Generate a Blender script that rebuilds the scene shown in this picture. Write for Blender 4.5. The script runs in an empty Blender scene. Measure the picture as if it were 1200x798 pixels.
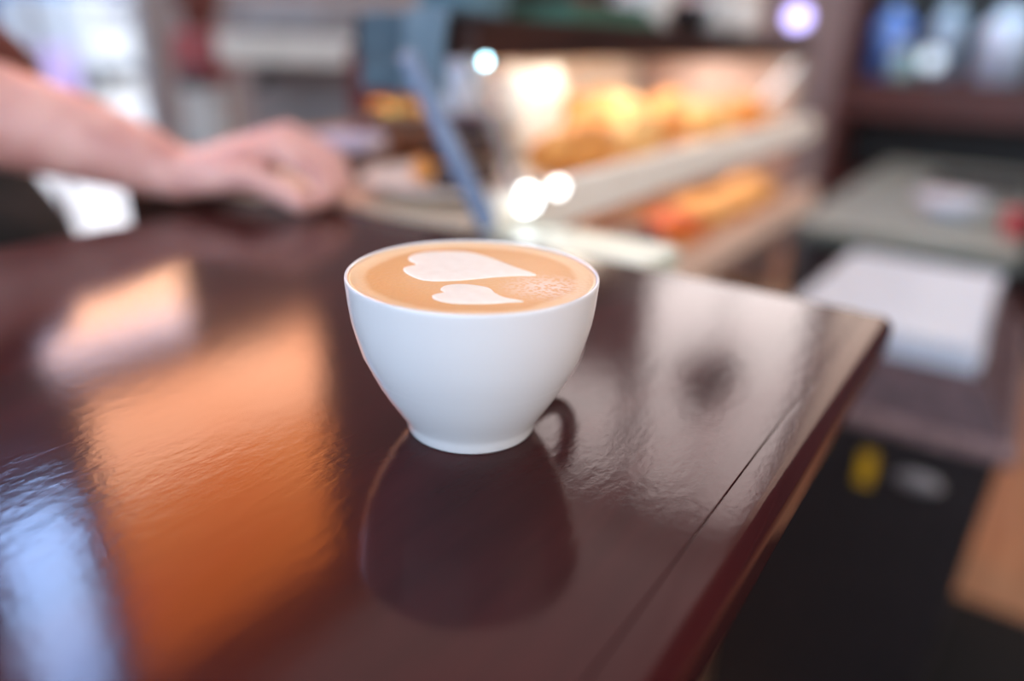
import bpy, bmesh, math, random
from mathutils import Vector, Matrix
random.seed(7)
SC = bpy.context.scene
COL = SC.collection
R = math.radians
TOP = 0.95                      # height of the counter top above the floor
PHI = R(56.36)                  # direction in which the counter runs
DU = Vector((math.cos(PHI), math.sin(PHI), 0)); DE = Vector((-math.sin(PHI), math.cos(PHI), 0))
def W(u, e, z=0.0):             # u along the counter, e across it, z above the counter top -> world
    return DU * u + DE * e + Vector((0, 0, z + TOP))

# ------------------------------------------------------------------ camera
cd = bpy.data.cameras.new('camera'); cam = bpy.data.objects.new('camera', cd); COL.objects.link(cam)
pitch, roll = 0.386, R(1.8)
fw = Vector((0, math.cos(pitch), -math.sin(pitch))); up0 = Vector((0, math.sin(pitch), math.cos(pitch))); rt0 = Vector((1, 0, 0))
rt = rt0 * math.cos(roll) + up0 * math.sin(roll); up = up0 * math.cos(roll) - rt0 * math.sin(roll)
M = Matrix((rt, up, -fw)).transposed().to_4x4(); M.translation = Vector((0.0165, -0.2621, TOP + 0.1421))
cam.matrix_world = M
cd.sensor_width = 36; cd.lens = 26.1; cd.clip_start = 0.01; cd.clip_end = 60
cd.dof.use_dof = True; cd.dof.focus_distance = 0.262; cd.dof.aperture_fstop = 1.9
SC.camera = cam

# ------------------------------------------------------------------ world, sun, exposure
wd = bpy.data.worlds.new('world'); SC.world = wd; wd.use_nodes = True
nt = wd.node_tree; bg = nt.nodes['Background']
tc = nt.nodes.new('ShaderNodeTexCoord'); sx = nt.nodes.new('ShaderNodeSeparateXYZ'); cr = nt.nodes.new('ShaderNodeValToRGB')
nt.links.new(tc.outputs['Generated'], sx.inputs[0]); nt.links.new(sx.outputs['Z'], cr.inputs[0]); nt.links.new(cr.outputs[0], bg.inputs[0])
cr.color_ramp.elements[0].color = (.78, .86, 1, 1); cr.color_ramp.elements[1].color = (.25, .45, .9, 1)
bg.inputs[1].default_value = 1.9
sl = bpy.data.lights.new('sun', 'SUN'); so = bpy.data.objects.new('sun', sl); COL.objects.link(so)
sl.energy = 5.0; sl.angle = R(1.5); sl.color = (1, .94, .86)
so.location = W(3, 2, 6)
so.rotation_euler = (DU * -.62 + DE * .20 + Vector((0, 0, -.76))).to_track_quat('-Z', 'Y').to_euler()
vs = SC.view_settings
vs.view_transform = 'Standard'; vs.look = 'None'; vs.gamma = 1; vs.use_curve_mapping = False; vs.exposure = 0.35
SC.display_settings.display_device = 'sRGB'
SC.cycles.max_bounces = 8; SC.cycles.transparent_max_bounces = 12; SC.cycles.sample_clamp_indirect = 6
SC.cycles.caustics_reflective = False; SC.cycles.caustics_refractive = False
SC.cycles.use_denoising = True

# ------------------------------------------------------------------ materials
def lin(c):
    return tuple((v / 255 / 12.92 if v / 255 <= .04045 else ((v / 255 + .055) / 1.055) ** 2.4) for v in c)
def mat(name, rgb, rough=.5, metal=0, rgb2=None, scale=20, stretch=(1, 1, 1), bump=0, bscale=60, coat=0, sss=0, emit=0, emit_rgb=None, trans=0, spec=None, detail=4):
    m = bpy.data.materials.new(name); m.use_nodes = True
    n = m.node_tree.nodes; l = m.node_tree.links; b = n['Principled BSDF']
    c1 = (*lin(rgb), 1); c2 = (*lin(rgb2), 1) if rgb2 else (*[v * .82 for v in lin(rgb)], 1)
    t = n.new('ShaderNodeTexCoord'); mp = n.new('ShaderNodeMapping'); mp.inputs['Scale'].default_value = stretch
    l.new(t.outputs['Object'], mp.inputs[0])
    no = n.new('ShaderNodeTexNoise'); no.inputs['Scale'].default_value = scale; no.inputs['Detail'].default_value = detail
    l.new(mp.outputs[0], no.inputs['Vector'])
    r = n.new('ShaderNodeValToRGB'); r.color_ramp.elements[0].position = .35; r.color_ramp.elements[1].position = .65
    r.color_ramp.elements[0].color = c2; r.color_ramp.elements[1].color = c1
    l.new(no.outputs['Fac'], r.inputs[0]); l.new(r.outputs[0], b.inputs['Base Color'])
    b.inputs['Roughness'].default_value = rough; b.inputs['Metallic'].default_value = metal
    b.inputs['Coat Weight'].default_value = coat; b.inputs['Coat Roughness'].default_value = .05
    if spec is not None: b.inputs['Specular IOR Level'].default_value = spec
    if sss:
        b.inputs['Subsurface Weight'].default_value = sss; b.inputs['Subsurface Radius'].default_value = (.01, .004, .002); b.inputs['Subsurface Scale'].default_value = 1
    if trans: b.inputs['Transmission Weight'].default_value = trans
    if emit:
        b.inputs['Emission Strength'].default_value = emit
        if emit_rgb: b.inputs['Emission Color'].default_value = (*emit_rgb, 1)
        else: l.new(r.outputs[0], b.inputs['Emission Color'])
    if bump:
        n2 = n.new('ShaderNodeTexNoise'); n2.inputs['Scale'].default_value = bscale; n2.inputs['Detail'].default_value = 3
        l.new(mp.outputs[0], n2.inputs['Vector'])
        bp = n.new('ShaderNodeBump'); bp.inputs['Strength'].default_value = bump; bp.inputs['Distance'].default_value = .001
        l.new(n2.outputs['Fac'], bp.inputs['Height']); l.new(bp.outputs[0], b.inputs['Normal'])
    return m
def glass_mat(name, tint=(1, 1, 1), f0=.03, fg=.9):
    m = bpy.data.materials.new(name); m.use_nodes = True
    n = m.node_tree.nodes; l = m.node_tree.links; n.remove(n['Principled BSDF'])
    tr = n.new('ShaderNodeBsdfTransparent'); tr.inputs[0].default_value = (*tint, 1)
    gl = n.new('ShaderNodeBsdfGlossy'); gl.inputs['Roughness'].default_value = .03
    lw = n.new('ShaderNodeLayerWeight'); lw.inputs[0].default_value = .5
    pw = n.new('ShaderNodeMath'); pw.operation = 'POWER'; pw.inputs[1].default_value = 5; l.new(lw.outputs['Facing'], pw.inputs[0])
    fr = n.new('ShaderNodeMath'); fr.operation = 'MULTIPLY_ADD'; fr.inputs[1].default_value = fg; fr.inputs[2].default_value = f0; l.new(pw.outputs[0], fr.inputs[0])
    mx = n.new('ShaderNodeMixShader'); l.new(fr.outputs[0], mx.inputs[0]); l.new(tr.outputs[0], mx.inputs[1]); l.new(gl.outputs[0], mx.inputs[2])
    l.new(mx.outputs[0], n['Material Output'].inputs[0])
    return m
def table_mat(name):
    # dark mahogany lacquer: brushed on along the counter, with brush ripples, orange peel, pits and hairline scratches
    m = bpy.data.materials.new(name); m.use_nodes = True
    n = m.node_tree.nodes; l = m.node_tree.links; b = n['Principled BSDF']
    t = n.new('ShaderNodeTexCoord'); mp = n.new('ShaderNodeMapping'); mp.inputs['Scale'].default_value = (6, 40, 40)
    l.new(t.outputs['Object'], mp.inputs[0])
    no = n.new('ShaderNodeTexNoise'); no.inputs['Scale'].default_value = 1.2; no.inputs['Detail'].default_value = 6; l.new(mp.outputs[0], no.inputs['Vector'])
    r = n.new('ShaderNodeValToRGB'); r.color_ramp.elements[0].position = .3; r.color_ramp.elements[1].position = .72
    r.color_ramp.elements[0].color = (.025, .0046, .0055, 1); r.color_ramp.elements[1].color = (.047, .0080, .0086, 1)
    l.new(no.outputs['Fac'], r.inputs[0]); l.new(r.outputs[0], b.inputs['Base Color'])
    b.inputs['Roughness'].default_value = .11; b.inputs['IOR'].default_value = 1.28
    b.inputs['Specular Tint'].default_value = (1, .74, .72, 1)
    m2 = n.new('ShaderNodeMapping'); m2.inputs['Scale'].default_value = (1, 2.6, 1); m2.inputs['Rotation'].default_value = (0, 0, R(-22)); l.new(t.outputs['Object'], m2.inputs[0])
    brush = n.new('ShaderNodeTexNoise'); brush.inputs['Scale'].default_value = 80; brush.inputs['Detail'].default_value = 5; brush.inputs['Roughness'].default_value = .55; l.new(m2.outputs[0], brush.inputs['Vector'])
    peel = n.new('ShaderNodeTexNoise'); peel.inputs['Scale'].default_value = 330; peel.inputs['Detail'].default_value = 3; l.new(t.outputs['Object'], peel.inputs['Vector'])
    big = n.new('ShaderNodeTexNoise'); big.inputs['Scale'].default_value = 7; big.inputs['Detail'].default_value = 2; l.new(t.outputs['Object'], big.inputs['Vector'])
    pit = n.new('ShaderNodeTexVoronoi'); pit.inputs['Scale'].default_value = 120; l.new(t.outputs['Object'], pit.inputs['Vector'])
    pr = n.new('ShaderNodeMapRange'); pr.inputs[1].default_value = .0; pr.inputs[2].default_value = .09; l.new(pit.outputs['Distance'], pr.inputs[0])
    a1 = n.new('ShaderNodeMath'); a1.operation = 'MULTIPLY'; a1.inputs[1].default_value = .30; l.new(peel.outputs['Fac'], a1.inputs[0])
    a2 = n.new('ShaderNodeMath'); a2.operation = 'ADD'; l.new(brush.outputs['Fac'], a2.inputs[0]); l.new(a1.outputs[0], a2.inputs[1])
    gate = n.new('ShaderNodeMath'); gate.operation = 'MULTIPLY'; l.new(a2.outputs[0], gate.inputs[0])
    gr = n.new('ShaderNodeMapRange'); gr.inputs[1].default_value = .38; gr.inputs[2].default_value = .66; gr.inputs[3].default_value = .35; gr.inputs[4].default_value = 1.3; l.new(big.outputs['Fac'], gr.inputs[0]); l.new(gr.outputs[0], gate.inputs[1])
    a3 = n.new('ShaderNodeMath'); a3.operation = 'MULTIPLY_ADD'; a3.inputs[1].default_value = .12; l.new(pr.outputs[0], a3.inputs[0]); l.new(gate.outputs[0], a3.inputs[2])
    bp = n.new('ShaderNodeBump'); bp.inputs['Strength'].default_value = .20; bp.inputs['Distance'].default_value = .0004
    l.new(a3.outputs[0], bp.inputs['Height']); l.new(bp.outputs[0], b.inputs['Normal'])
    return m

MT = dict(
    lacquer=table_mat('mahogany_lacquer'),
    porcelain=mat('white_porcelain', (232, 232, 235), .16, coat=0, spec=.4, rgb2=(229, 229, 233), scale=8),
    darkwood=mat('dark_wood', (62, 34, 26), .35, rgb2=(40, 22, 18), scale=6, stretch=(1, 8, 8)),
    blackwood=mat('black_wood', (26, 20, 19), .5, rgb2=(18, 14, 14)),
    redwood=mat('red_wood', (86, 40, 32), .4, rgb2=(62, 28, 24), scale=5, stretch=(1, 8, 8)),
    tan=mat('tan_wood', (190, 140, 98), .5, rgb2=(165, 115, 78), scale=5, stretch=(1, 8, 8)),
    skin=mat('skin', (228, 176, 166), .5, rgb2=(200, 142, 134), scale=30, sss=.15, bump=.15, bscale=260),
    black=mat('black_cloth', (24, 21, 22), .9, rgb2=(18, 16, 17), scale=80, bump=.3, bscale=400),
    white=mat('white_paint', (228, 226, 222), .5),
    paper=mat('white_paper', (206, 214, 228), .8, rgb2=(199, 208, 222)),
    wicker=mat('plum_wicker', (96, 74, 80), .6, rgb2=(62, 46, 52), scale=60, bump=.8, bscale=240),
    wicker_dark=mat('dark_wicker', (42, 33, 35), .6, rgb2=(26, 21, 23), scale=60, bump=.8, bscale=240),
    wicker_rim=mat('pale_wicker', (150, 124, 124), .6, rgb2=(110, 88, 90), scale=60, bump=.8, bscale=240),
    yellow=mat('yellow_plastic', (215, 165, 25), .5),
    steel=mat('brushed_steel', (178, 180, 182), .3, metal=1, rgb2=(160, 162, 165), scale=6, stretch=(1, 1, 20)),
    greypaint=mat('grey_enamel', (222, 226, 224), .4, rgb2=(214, 218, 217)),
    darkgrey=mat('dark_grey_plastic', (70, 70, 76), .45),
    midgrey=mat('mid_grey_metal', (152, 148, 150), .4),
    plaster=mat('plaster_wall', (146, 142, 146), .9, rgb2=(134, 130, 134), scale=3),
    ceiling=mat('ceiling_paint', (204, 200, 196), .9, rgb2=(196, 192, 188), scale=3),
    glass=glass_mat('clear_glass', (.97, .99, .985)),
    caseglass=glass_mat('case_glass', (.985, .99, .985), .012, .35),
    glassedge=mat('blue_glass_edge', (136, 152, 180), .2, rgb2=(116, 134, 164), coat=.5),
    marble=mat('pale_green_marble', (214, 222, 206), .3, rgb2=(196, 204, 190), scale=14),
)

# ------------------------------------------------------------------ mesh helpers
def link(name, me, m=None, parent=None, smooth=False):
    o = bpy.data.objects.new(name, me); COL.objects.link(o)
    if m: me.materials.append(m)
    if parent: o.parent = parent
    if smooth:
        for p in me.polygons: p.use_smooth = True
    return o
def tomesh(name, bm):
    bmesh.ops.recalc_face_normals(bm, faces=bm.faces[:])
    me = bpy.data.meshes.new(name); bm.to_mesh(me); bm.free(); return me
def box_bm(bm, c, s, rz=0, bev=0, rot=None):
    mt = Matrix.Translation(c) @ (rot if rot else Matrix.Rotation(rz, 4, 'Z')) @ Matrix.Diagonal((*s, 1))
    g = bmesh.ops.create_cube(bm, size=1, matrix=mt)
    if bev:
        es = list({e for v in g['verts'] for e in v.link_edges})
        bmesh.ops.bevel(bm, geom=es, offset=bev, segments=3, profile=.5, affect='EDGES')
def box(name, c, s, m, parent=None, rz=0, bev=0, rot=None):
    bm = bmesh.new(); box_bm(bm, c, s, rz, bev, rot); return link(name, tomesh(name, bm), m, parent, False)
def lathe(name, prof, m, parent=None, seg=64, loc=(0, 0, 0), sx=1, sy=1, wob=None):
    bm = bmesh.new(); rings = []
    for r, z in prof:
        if r < 1e-6: rings.append([bm.verts.new((loc[0], loc[1], loc[2] + z))])
        else:
            rings.append([bm.verts.new((loc[0] + sx * r * math.cos(2 * math.pi * i / seg), loc[1] + sy * r * math.sin(2 * math.pi * i / seg), loc[2] + z)) for i in range(seg)])
    for a, b in zip(rings, rings[1:]):
        for i in range(seg):
            j = (i + 1) % seg
            if len(a) == 1 and len(b) == 1: continue
            if len(a) == 1: bm.faces.new((a[0], b[i], b[j]))
            elif len(b) == 1: bm.faces.new((a[i], a[j], b[0]))
            else: bm.faces.new((a[i], a[j], b[j], b[i]))
    return link(name, tomesh(name, bm), m, parent, True)
def catmull(pts, n=8, closed=False):
    P = [Vector(p) for p in pts]; out = []; N = len(P)
    for i in range(N if closed else N - 1):
        g = lambda k: P[k % N] if closed else P[max(0, min(N - 1, k))]
        a, b, c, d = g(i - 1), g(i), g(i + 1), g(i + 2)
        for k in range(n):
            t = k / n
            out.append(.5 * ((2 * b) + (c - a) * t + (2 * a - 5 * b + 4 * c - d) * t * t + (3 * b - a - 3 * c + d) * t ** 3))
    if not closed: out.append(P[-1])
    return out
def tube_bm(bm, pts, rad, seg=12, flat=1.0, closed=False):
    P = [Vector(p) for p in pts]; N = len(P); rings = []
    rr = rad if isinstance(rad, (list, tuple)) else [rad] * N
    prev = None
    for i, p in enumerate(P):
        if closed: t = (P[(i + 1) % N] - P[i - 1])
        else: t = (P[min(N - 1, i + 1)] - P[max(0, i - 1)])
        t.normalize()
        if prev is None:
            a = Vector((0, 0, 1)) if abs(t.z) < .9 else Vector((1, 0, 0)); nrm = (a - t * a.dot(t)).normalized()
        else: nrm = (prev - t * prev.dot(t)).normalized()
        prev = nrm; bn = t.cross(nrm)
        rings.append([bm.verts.new(p + (nrm * math.cos(2 * math.pi * k / seg) + bn * flat * math.sin(2 * math.pi * k / seg)) * rr[i]) for k in range(seg)])
    for i in range(N if closed else N - 1):
        a, b = rings[i], rings[(i + 1) % N]
        for k in range(seg): bm.faces.new((a[k], a[(k + 1) % seg], b[(k + 1) % seg], b[k]))
    if not closed: bm.faces.new(rings[0][::-1]); bm.faces.new(rings[-1])
def tube(name, pts, rad, m, parent=None, seg=12, flat=1.0, closed=False):
    bm = bmesh.new(); tube_bm(bm, pts, rad, seg, flat, closed); return link(name, tomesh(name, bm), m, parent, True)
def tag(o, label=None, cat=None, group=None, kind=None):
    if label: o['label'] = label
    if cat: o['category'] = cat
    if group: o['group'] = group
    if kind: o['kind'] = kind
    return o
def thing(name, label, cat, loc, rz=PHI, group=None):
    o = bpy.data.objects.new(name, None); COL.objects.link(o); o.empty_display_size = .02
    o.location = loc; o.rotation_euler = (0, 0, rz)
    return tag(o, label, cat, group)
def children(o): return [c for c in COL.objects if c.parent == o]
def copy_tree(o, parent=None):
    c = o.copy(); COL.objects.link(c)
    if parent: c.parent = parent
    for ch in children(o): copy_tree(ch, c)
    return c
def ubox(name, u0, u1, e0, e1, z0, z1, m, bev=0, kind='structure', parent=None):   # a box given in counter coordinates, top-level
    c = W((u0 + u1) / 2, (e0 + e1) / 2, (z0 + z1) / 2)
    o = box(name, (0, 0, 0), (u1 - u0, e1 - e0, z1 - z0), m, parent, bev=bev); o.location = c; o.rotation_euler = (0, 0, PHI)
    if kind: o['kind'] = kind
    return o
def blob(bm, c, r, sub=3, jit=0.0, rot=None):
    g = bmesh.ops.create_icosphere(bm, subdivisions=sub, radius=1, matrix=Matrix.Translation(c) @ (rot or Matrix()) @ Matrix.Diagonal((*r, 1)))
    for v in g['verts']:
        v.co += Vector((random.uniform(-1, 1), random.uniform(-1, 1), random.uniform(-1, 1))) * jit

# ------------------------------------------------------------------ room shell (counter coordinates)
FL = -TOP; CE = 3.15; WL = 2.9; WB = 4.3; WR = -3.2; WF = -2.6
ubox('floor', WF, WB, WR, WL, FL - .1, FL, mat('floor_board', (196, 150, 116), .45, rgb2=(168, 124, 94), scale=3, stretch=(1, 10, 1)))
ubox('ceiling', WF - .2, WB + .2, WR - .2, WL + .2, CE, CE + .1, MT['ceiling'])
def wall_holes(name, axis, pos, a0, a1, z0, z1, holes, m, th=.12):
    # one wall mesh, holes = (a0, a1, z0, z1)
    xs = sorted({a0, a1, *[h[0] for h in holes], *[h[1] for h in holes]}); zs = sorted({z0, z1, *[h[2] for h in holes], *[h[3] for h in holes]})
    bm = bmesh.new()
    for x0, x1 in zip(xs, xs[1:]):
        for y0, y1 in zip(zs, zs[1:]):
            if any(h[0] <= x0 and x1 <= h[1] and h[2] <= y0 and y1 <= h[3] for h in holes): continue
            if axis == 'e': box_bm(bm, ((x0 + x1) / 2, pos, (y0 + y1) / 2), (x1 - x0, th, y1 - y0))
            else: box_bm(bm, (pos, (x0 + x1) / 2, (y0 + y1) / 2), (th, x1 - x0, y1 - y0))
    o = link(name, tomesh(name, bm), m); o.location = W(0, 0, 0); o.rotation_euler = (0, 0, PHI); o['kind'] = 'structure'
    return o
H1 = (1.10, 2.46, 1.34, 3.00)     # window with an amber glow set in its panes
H2 = (0.98, 1.70, .84, 1.19)      # transom under it
H3 = (0.66, 1.03, 1.72, 2.95)     # narrow blue window
H4 = (0.80, 1.66, -.92, .62)      # shop window to the street
wall_holes('wall_left', 'e', WL + .06, WF, WB, FL, CE, [H1, H2, H3, H4], MT['plaster'])
HB = (.66, 1.75, .95, 3.05); HB3 = (-.75, .60, .95, 3.05); HB2 = (1.82, 2.75, 2.12, 3.05)    # tall daylight windows at the back right, the rightmost an added dim fill
wall_holes('wall_back', 'u', WB + .06, WR, WL, FL, CE, [HB, HB2, HB3], MT['plaster'])
HR = (-1.3, 1.4, .1, 2.4)
wall_holes('wall_right', 'e', WR - .06, WF, WB, FL, CE, [HR], MT['plaster'])
HF = (-1.9, 1.6, .1, 2.5)
wall_holes('wall_front', 'u', WF - .06, WR, WL, FL, CE, [HF], MT['plaster'])
def window(name, axis, pos, h, pane_m, frame_m, nx, nz, th=.05):
    a0, a1, z0, z1 = h
    root = bpy.data.objects.new(name, None); COL.objects.link(root); root['kind'] = 'structure'
    root.location = W(0, 0, 0); root.rotation_euler = (0, 0, PHI)
    def bx(nm, c0, c1, q0, q1, t, m):
        c = ((c0 + c1) / 2, pos, (q0 + q1) / 2); s = (c1 - c0, t, q1 - q0)
        if axis == 'u': c = (pos, c[0], c[2]); s = (t, s[0], s[2])
        return box(nm, c, s, m, root)
    f = .03
    for q in ((a0, a1, z0, z0 + f), (a0, a1, z1 - f, z1), (a0, a0 + f, z0 + f, z1 - f), (a1 - f, a1, z0 + f, z1 - f)): bx('frame', *q, th, frame_m)
    W_ = (a1 - a0 - 2 * f) / nx; H_ = (z1 - z0 - 2 * f) / nz
    for i in range(nx):
        for k in range(nz):
            bx('pane', a0 + f + i * W_ + .008, a0 + f + (i + 1) * W_ - .008, z0 + f + k * H_ + .008, z0 + f + (k + 1) * H_ - .008, .008, pane_m[k] if isinstance(pane_m, list) else pane_m)
    for i in range(1, nx): bx('mullion', a0 + f + i * W_ - .011, a0 + f + i * W_ + .011, z0 + f, z1 - f, .03, frame_m)
    for k in range(1, nz): bx('mullion', a0 + f, a1 - f, z0 + f + k * H_ - .008, z0 + f + k * H_ + .008, .028, frame_m)
    return root
def glow(name, c1, c2, st, scale=2):
    return _glow(name, c1, c2, st, scale)
def _glow(name, c1, c2, st, scale):
    m = bpy.data.materials.new(name); m.use_nodes = True
    n = m.node_tree.nodes; l = m.node_tree.links; n.remove(n['Principled BSDF'])
    e = n.new('ShaderNodeEmission'); e.inputs[1].default_value = st
    t = n.new('ShaderNodeTexCoord'); no = n.new('ShaderNodeTexNoise'); no.inputs['Scale'].default_value = scale; no.inputs['Detail'].default_value = 2
    r = n.new('ShaderNodeValToRGB'); r.color_ramp.elements[0].position = .3; r.color_ramp.elements[1].position = .7
    r.color_ramp.elements[0].color = (*c1, 1); r.color_ramp.elements[1].color = (*c2, 1)
    l.new(t.outputs['Object'], no.inputs['Vector']); l.new(no.outputs['Fac'], r.inputs[0]); l.new(r.outputs[0], e.inputs[0]); l.new(e.outputs[0], n['Material Output'].inputs[0])
    return m
AMBER = _glow('amber_window_glow', (1, .20, .03), (1, .29, .07), 9.0, 1.6)  # window glow graded upward in emission colour, sunlight through it painted in
AMBERM = _glow('orange_window_glow', (1, .25, .06), (1, .33, .10), 9.0, 1.6)
PEACH = _glow('peach_window_glow', (1, .40, .20), (1, .50, .30), 11.0, 1.6)
LAV = _glow('lavender_daylight_pane', (.72, .66, .86), (.8, .72, .9), 11.0, 2)
AMBER2 = _glow('pale_window_glow', (1, .46, .24), (1, .58, .36), 12.0, 2)
BLUE = _glow('blue_daylight_pane', (.26, .50, 1), (.42, .63, 1), 26.0, 2)
DAY = _glow('hazy_daylight_pane', (.95, .84, .82), (1, .90, .87), 4.9, .7)
COOL = _glow('cool_daylight_pane', (.60, .77, 1), (.68, .83, 1), 4.0, 1)
WARMFILL = _glow('warm_fill_pane', (1, .86, .74), (1, .92, .82), 3.2, 1)  # unseen pane, warm glow set to lift the hamper, papers and rail
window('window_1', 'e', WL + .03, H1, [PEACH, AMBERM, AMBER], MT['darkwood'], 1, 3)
window('window_2', 'e', WL + .03, H2, [AMBER2, AMBER2, LAV], MT['darkwood'], 1, 3)
window('window_3', 'e', WL + .03, H3, BLUE, MT['darkwood'], 1, 1)
window('window_4', 'e', WL + .03, H4, MT['glass'], MT['midgrey'], 2, 1)
window('window_5', 'u', WB + .03, HB, DAY, MT['midgrey'], 2, 2)
window('window_8', 'u', WB + .03, HB2, DAY, MT['midgrey'], 2, 1)
window('fill_window_9', 'u', WB + .03, HB3, _glow('dim_fill_pane', (1, .74, .60), (1, .80, .68), 2.6, 1), MT['midgrey'], 2, 1)  # added pane, its dim warm glow fills the counter edge reflection
window('fill_window_6', 'e', WR - .03, HR, WARMFILL, MT['midgrey'], 3, 2)
window('window_7', 'u', WF - .03, HF, COOL, MT['midgrey'], 4, 2)

# ------------------------------------------------------------------ street outside the shop window
ubox('pavement', -3, 20, WL + .2, 18, FL - .15, FL - .05, mat('pale_paving', (215, 208, 200), .9, rgb2=(196, 190, 184), scale=4))
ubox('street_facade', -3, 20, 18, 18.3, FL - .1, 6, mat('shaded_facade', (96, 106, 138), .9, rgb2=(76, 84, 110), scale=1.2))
van = thing('van', 'white van parked in the street, seen from behind through the shop window', 'van', W(7.65, 14.2, FL - .05))
def van_part(name, c, s, m, bev=.0): return box(name, c, s, m, van, bev=bev)
van_part('body', (0, .6, .98), (1.6, 3.0, 1.32), MT['white'], .12)
van_part('bumper', (0, -.93, .42), (1.5, .06, .16), MT['darkgrey'], .02)
van_part('rear_window', (0, -.905, 1.36), (1.1, .02, .30), MT['midgrey'], .005)
for x in (-.76, .76):
    for y in (-.3, 1.5):
        w = lathe('wheel', [(0, -.09), (.22, -.09), (.30, -.06), (.30, .06), (.22, .09), (0, .09)], MT['black'], van, 24)
        w.location = (x, y, .30); w.rotation_euler = (0, R(90), 0)
ub = ubox('shop_awning', 7.7, 8.8, 17.2, 18.0, .0, .85, mat('sky_blue_canvas', (120, 172, 220), .8), kind=None); tag(ub, 'pale blue awning on the shaded house across the street', 'awning')
kb = ubox('planter', 5.0, 5.45, 11.0, 11.4, FL - .05, -.15, mat('lavender_planter', (186, 160, 208), .7), kind=None); tag(kb, 'lavender planter box standing on the far pavement', 'planter')

# ------------------------------------------------------------------ the counter
ctr = thing('counter', 'dark lacquered mahogany counter with a grooved edge, under the white cup', 'counter', W(0, 0, 0))
# local frame: x = u, y = e, z = 0 at the top surface
def top_slab(name, u0, u1, e0, e1, th, bev, m, parent):
    bm = bmesh.new(); box_bm(bm, ((u0 + u1) / 2, (e0 + e1) / 2, -th / 2), (u1 - u0, e1 - e0, th))
    outer = [x for x in bm.edges if all(v.co.y < -.118 for v in x.verts) or all(v.co.x > .25 for v in x.verts)]
    bmesh.ops.bevel(bm, geom=outer, offset=bev, segments=5, profile=.5, affect='EDGES')
    bmesh.ops.bevel(bm, geom=[x for x in bm.edges if len(x.link_faces) == 2 and x.calc_face_angle() > 1.2], offset=.0004, segments=2, profile=.5, affect='EDGES')
    o = link(name, tomesh(name, bm), m, parent, True)
    md = o.modifiers.new('wn', 'WEIGHTED_NORMAL'); md.keep_sharp = False
    return o
top_slab('worktop', -1.1, .2525, -.1012, .402, .026, .0060, MT['lacquer'], ctr)
top_slab('edge_strip', -1.1, .2525, -.1190, -.1013, .026, .0075, MT['lacquer'], ctr)
box('carcass', (-.45, .17, -.026 - .432), (1.26, .40, .860), MT['blackwood'], ctr)
box('plinth', (-.45, .17, -.9185), (1.22, .36, .058), MT['blackwood'], ctr)

# ------------------------------------------------------------------ the cup
cup = thing('coffee_cup', 'white porcelain cup of latte with two milk foam hearts on the counter', 'cup', Vector((.0014, -.0006, TOP)), 0); cup.scale = (1.008,) * 3
outer = [(0.0, .0022), (.0205, .0022), (.0212, .0), (0.0243, 0), (0.0248, 0.0008), (0.0252, 0.0035), (0.02656, 0.0062), (0.02934, 0.0105), (0.0328, 0.016), (0.03585, 0.0215), (0.03832, 0.027), (0.04109, 0.033), (0.04273, 0.039), (0.04441, 0.046), (0.0453, 0.053), (0.04588, 0.06)]
rim = [(.04595, .0612), (.0458, .0619), (.0454, .0622), (.0449, .0620), (.0446, .0614)]
inner = [(.0442, .0590), (.0428, .0530), (.0415, .0400), (.0380, .0260), (.0310, .0145), (.0220, .0075), (.0, .0055)]
body = lathe('body', outer + rim + inner, MT['porcelain'], cup, 128)
# handle behind the cup on the right: its reflection shows in the lacquer
az = R(43); hd = Vector((math.cos(az), math.sin(az), 0))
hp = [(.0290, .0095), (.0400, .0065), (.0495, .0085), (.0560, .0160), (.0575, .0260), (.0545, .0355), (.0485, .0410), (.0430, .0430)]
tube('handle', catmull([hd * r + Vector((0, 0, z)) for r, z in hp], 6), .0036, MT['porcelain'], cup, 16, 1.25)
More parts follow.
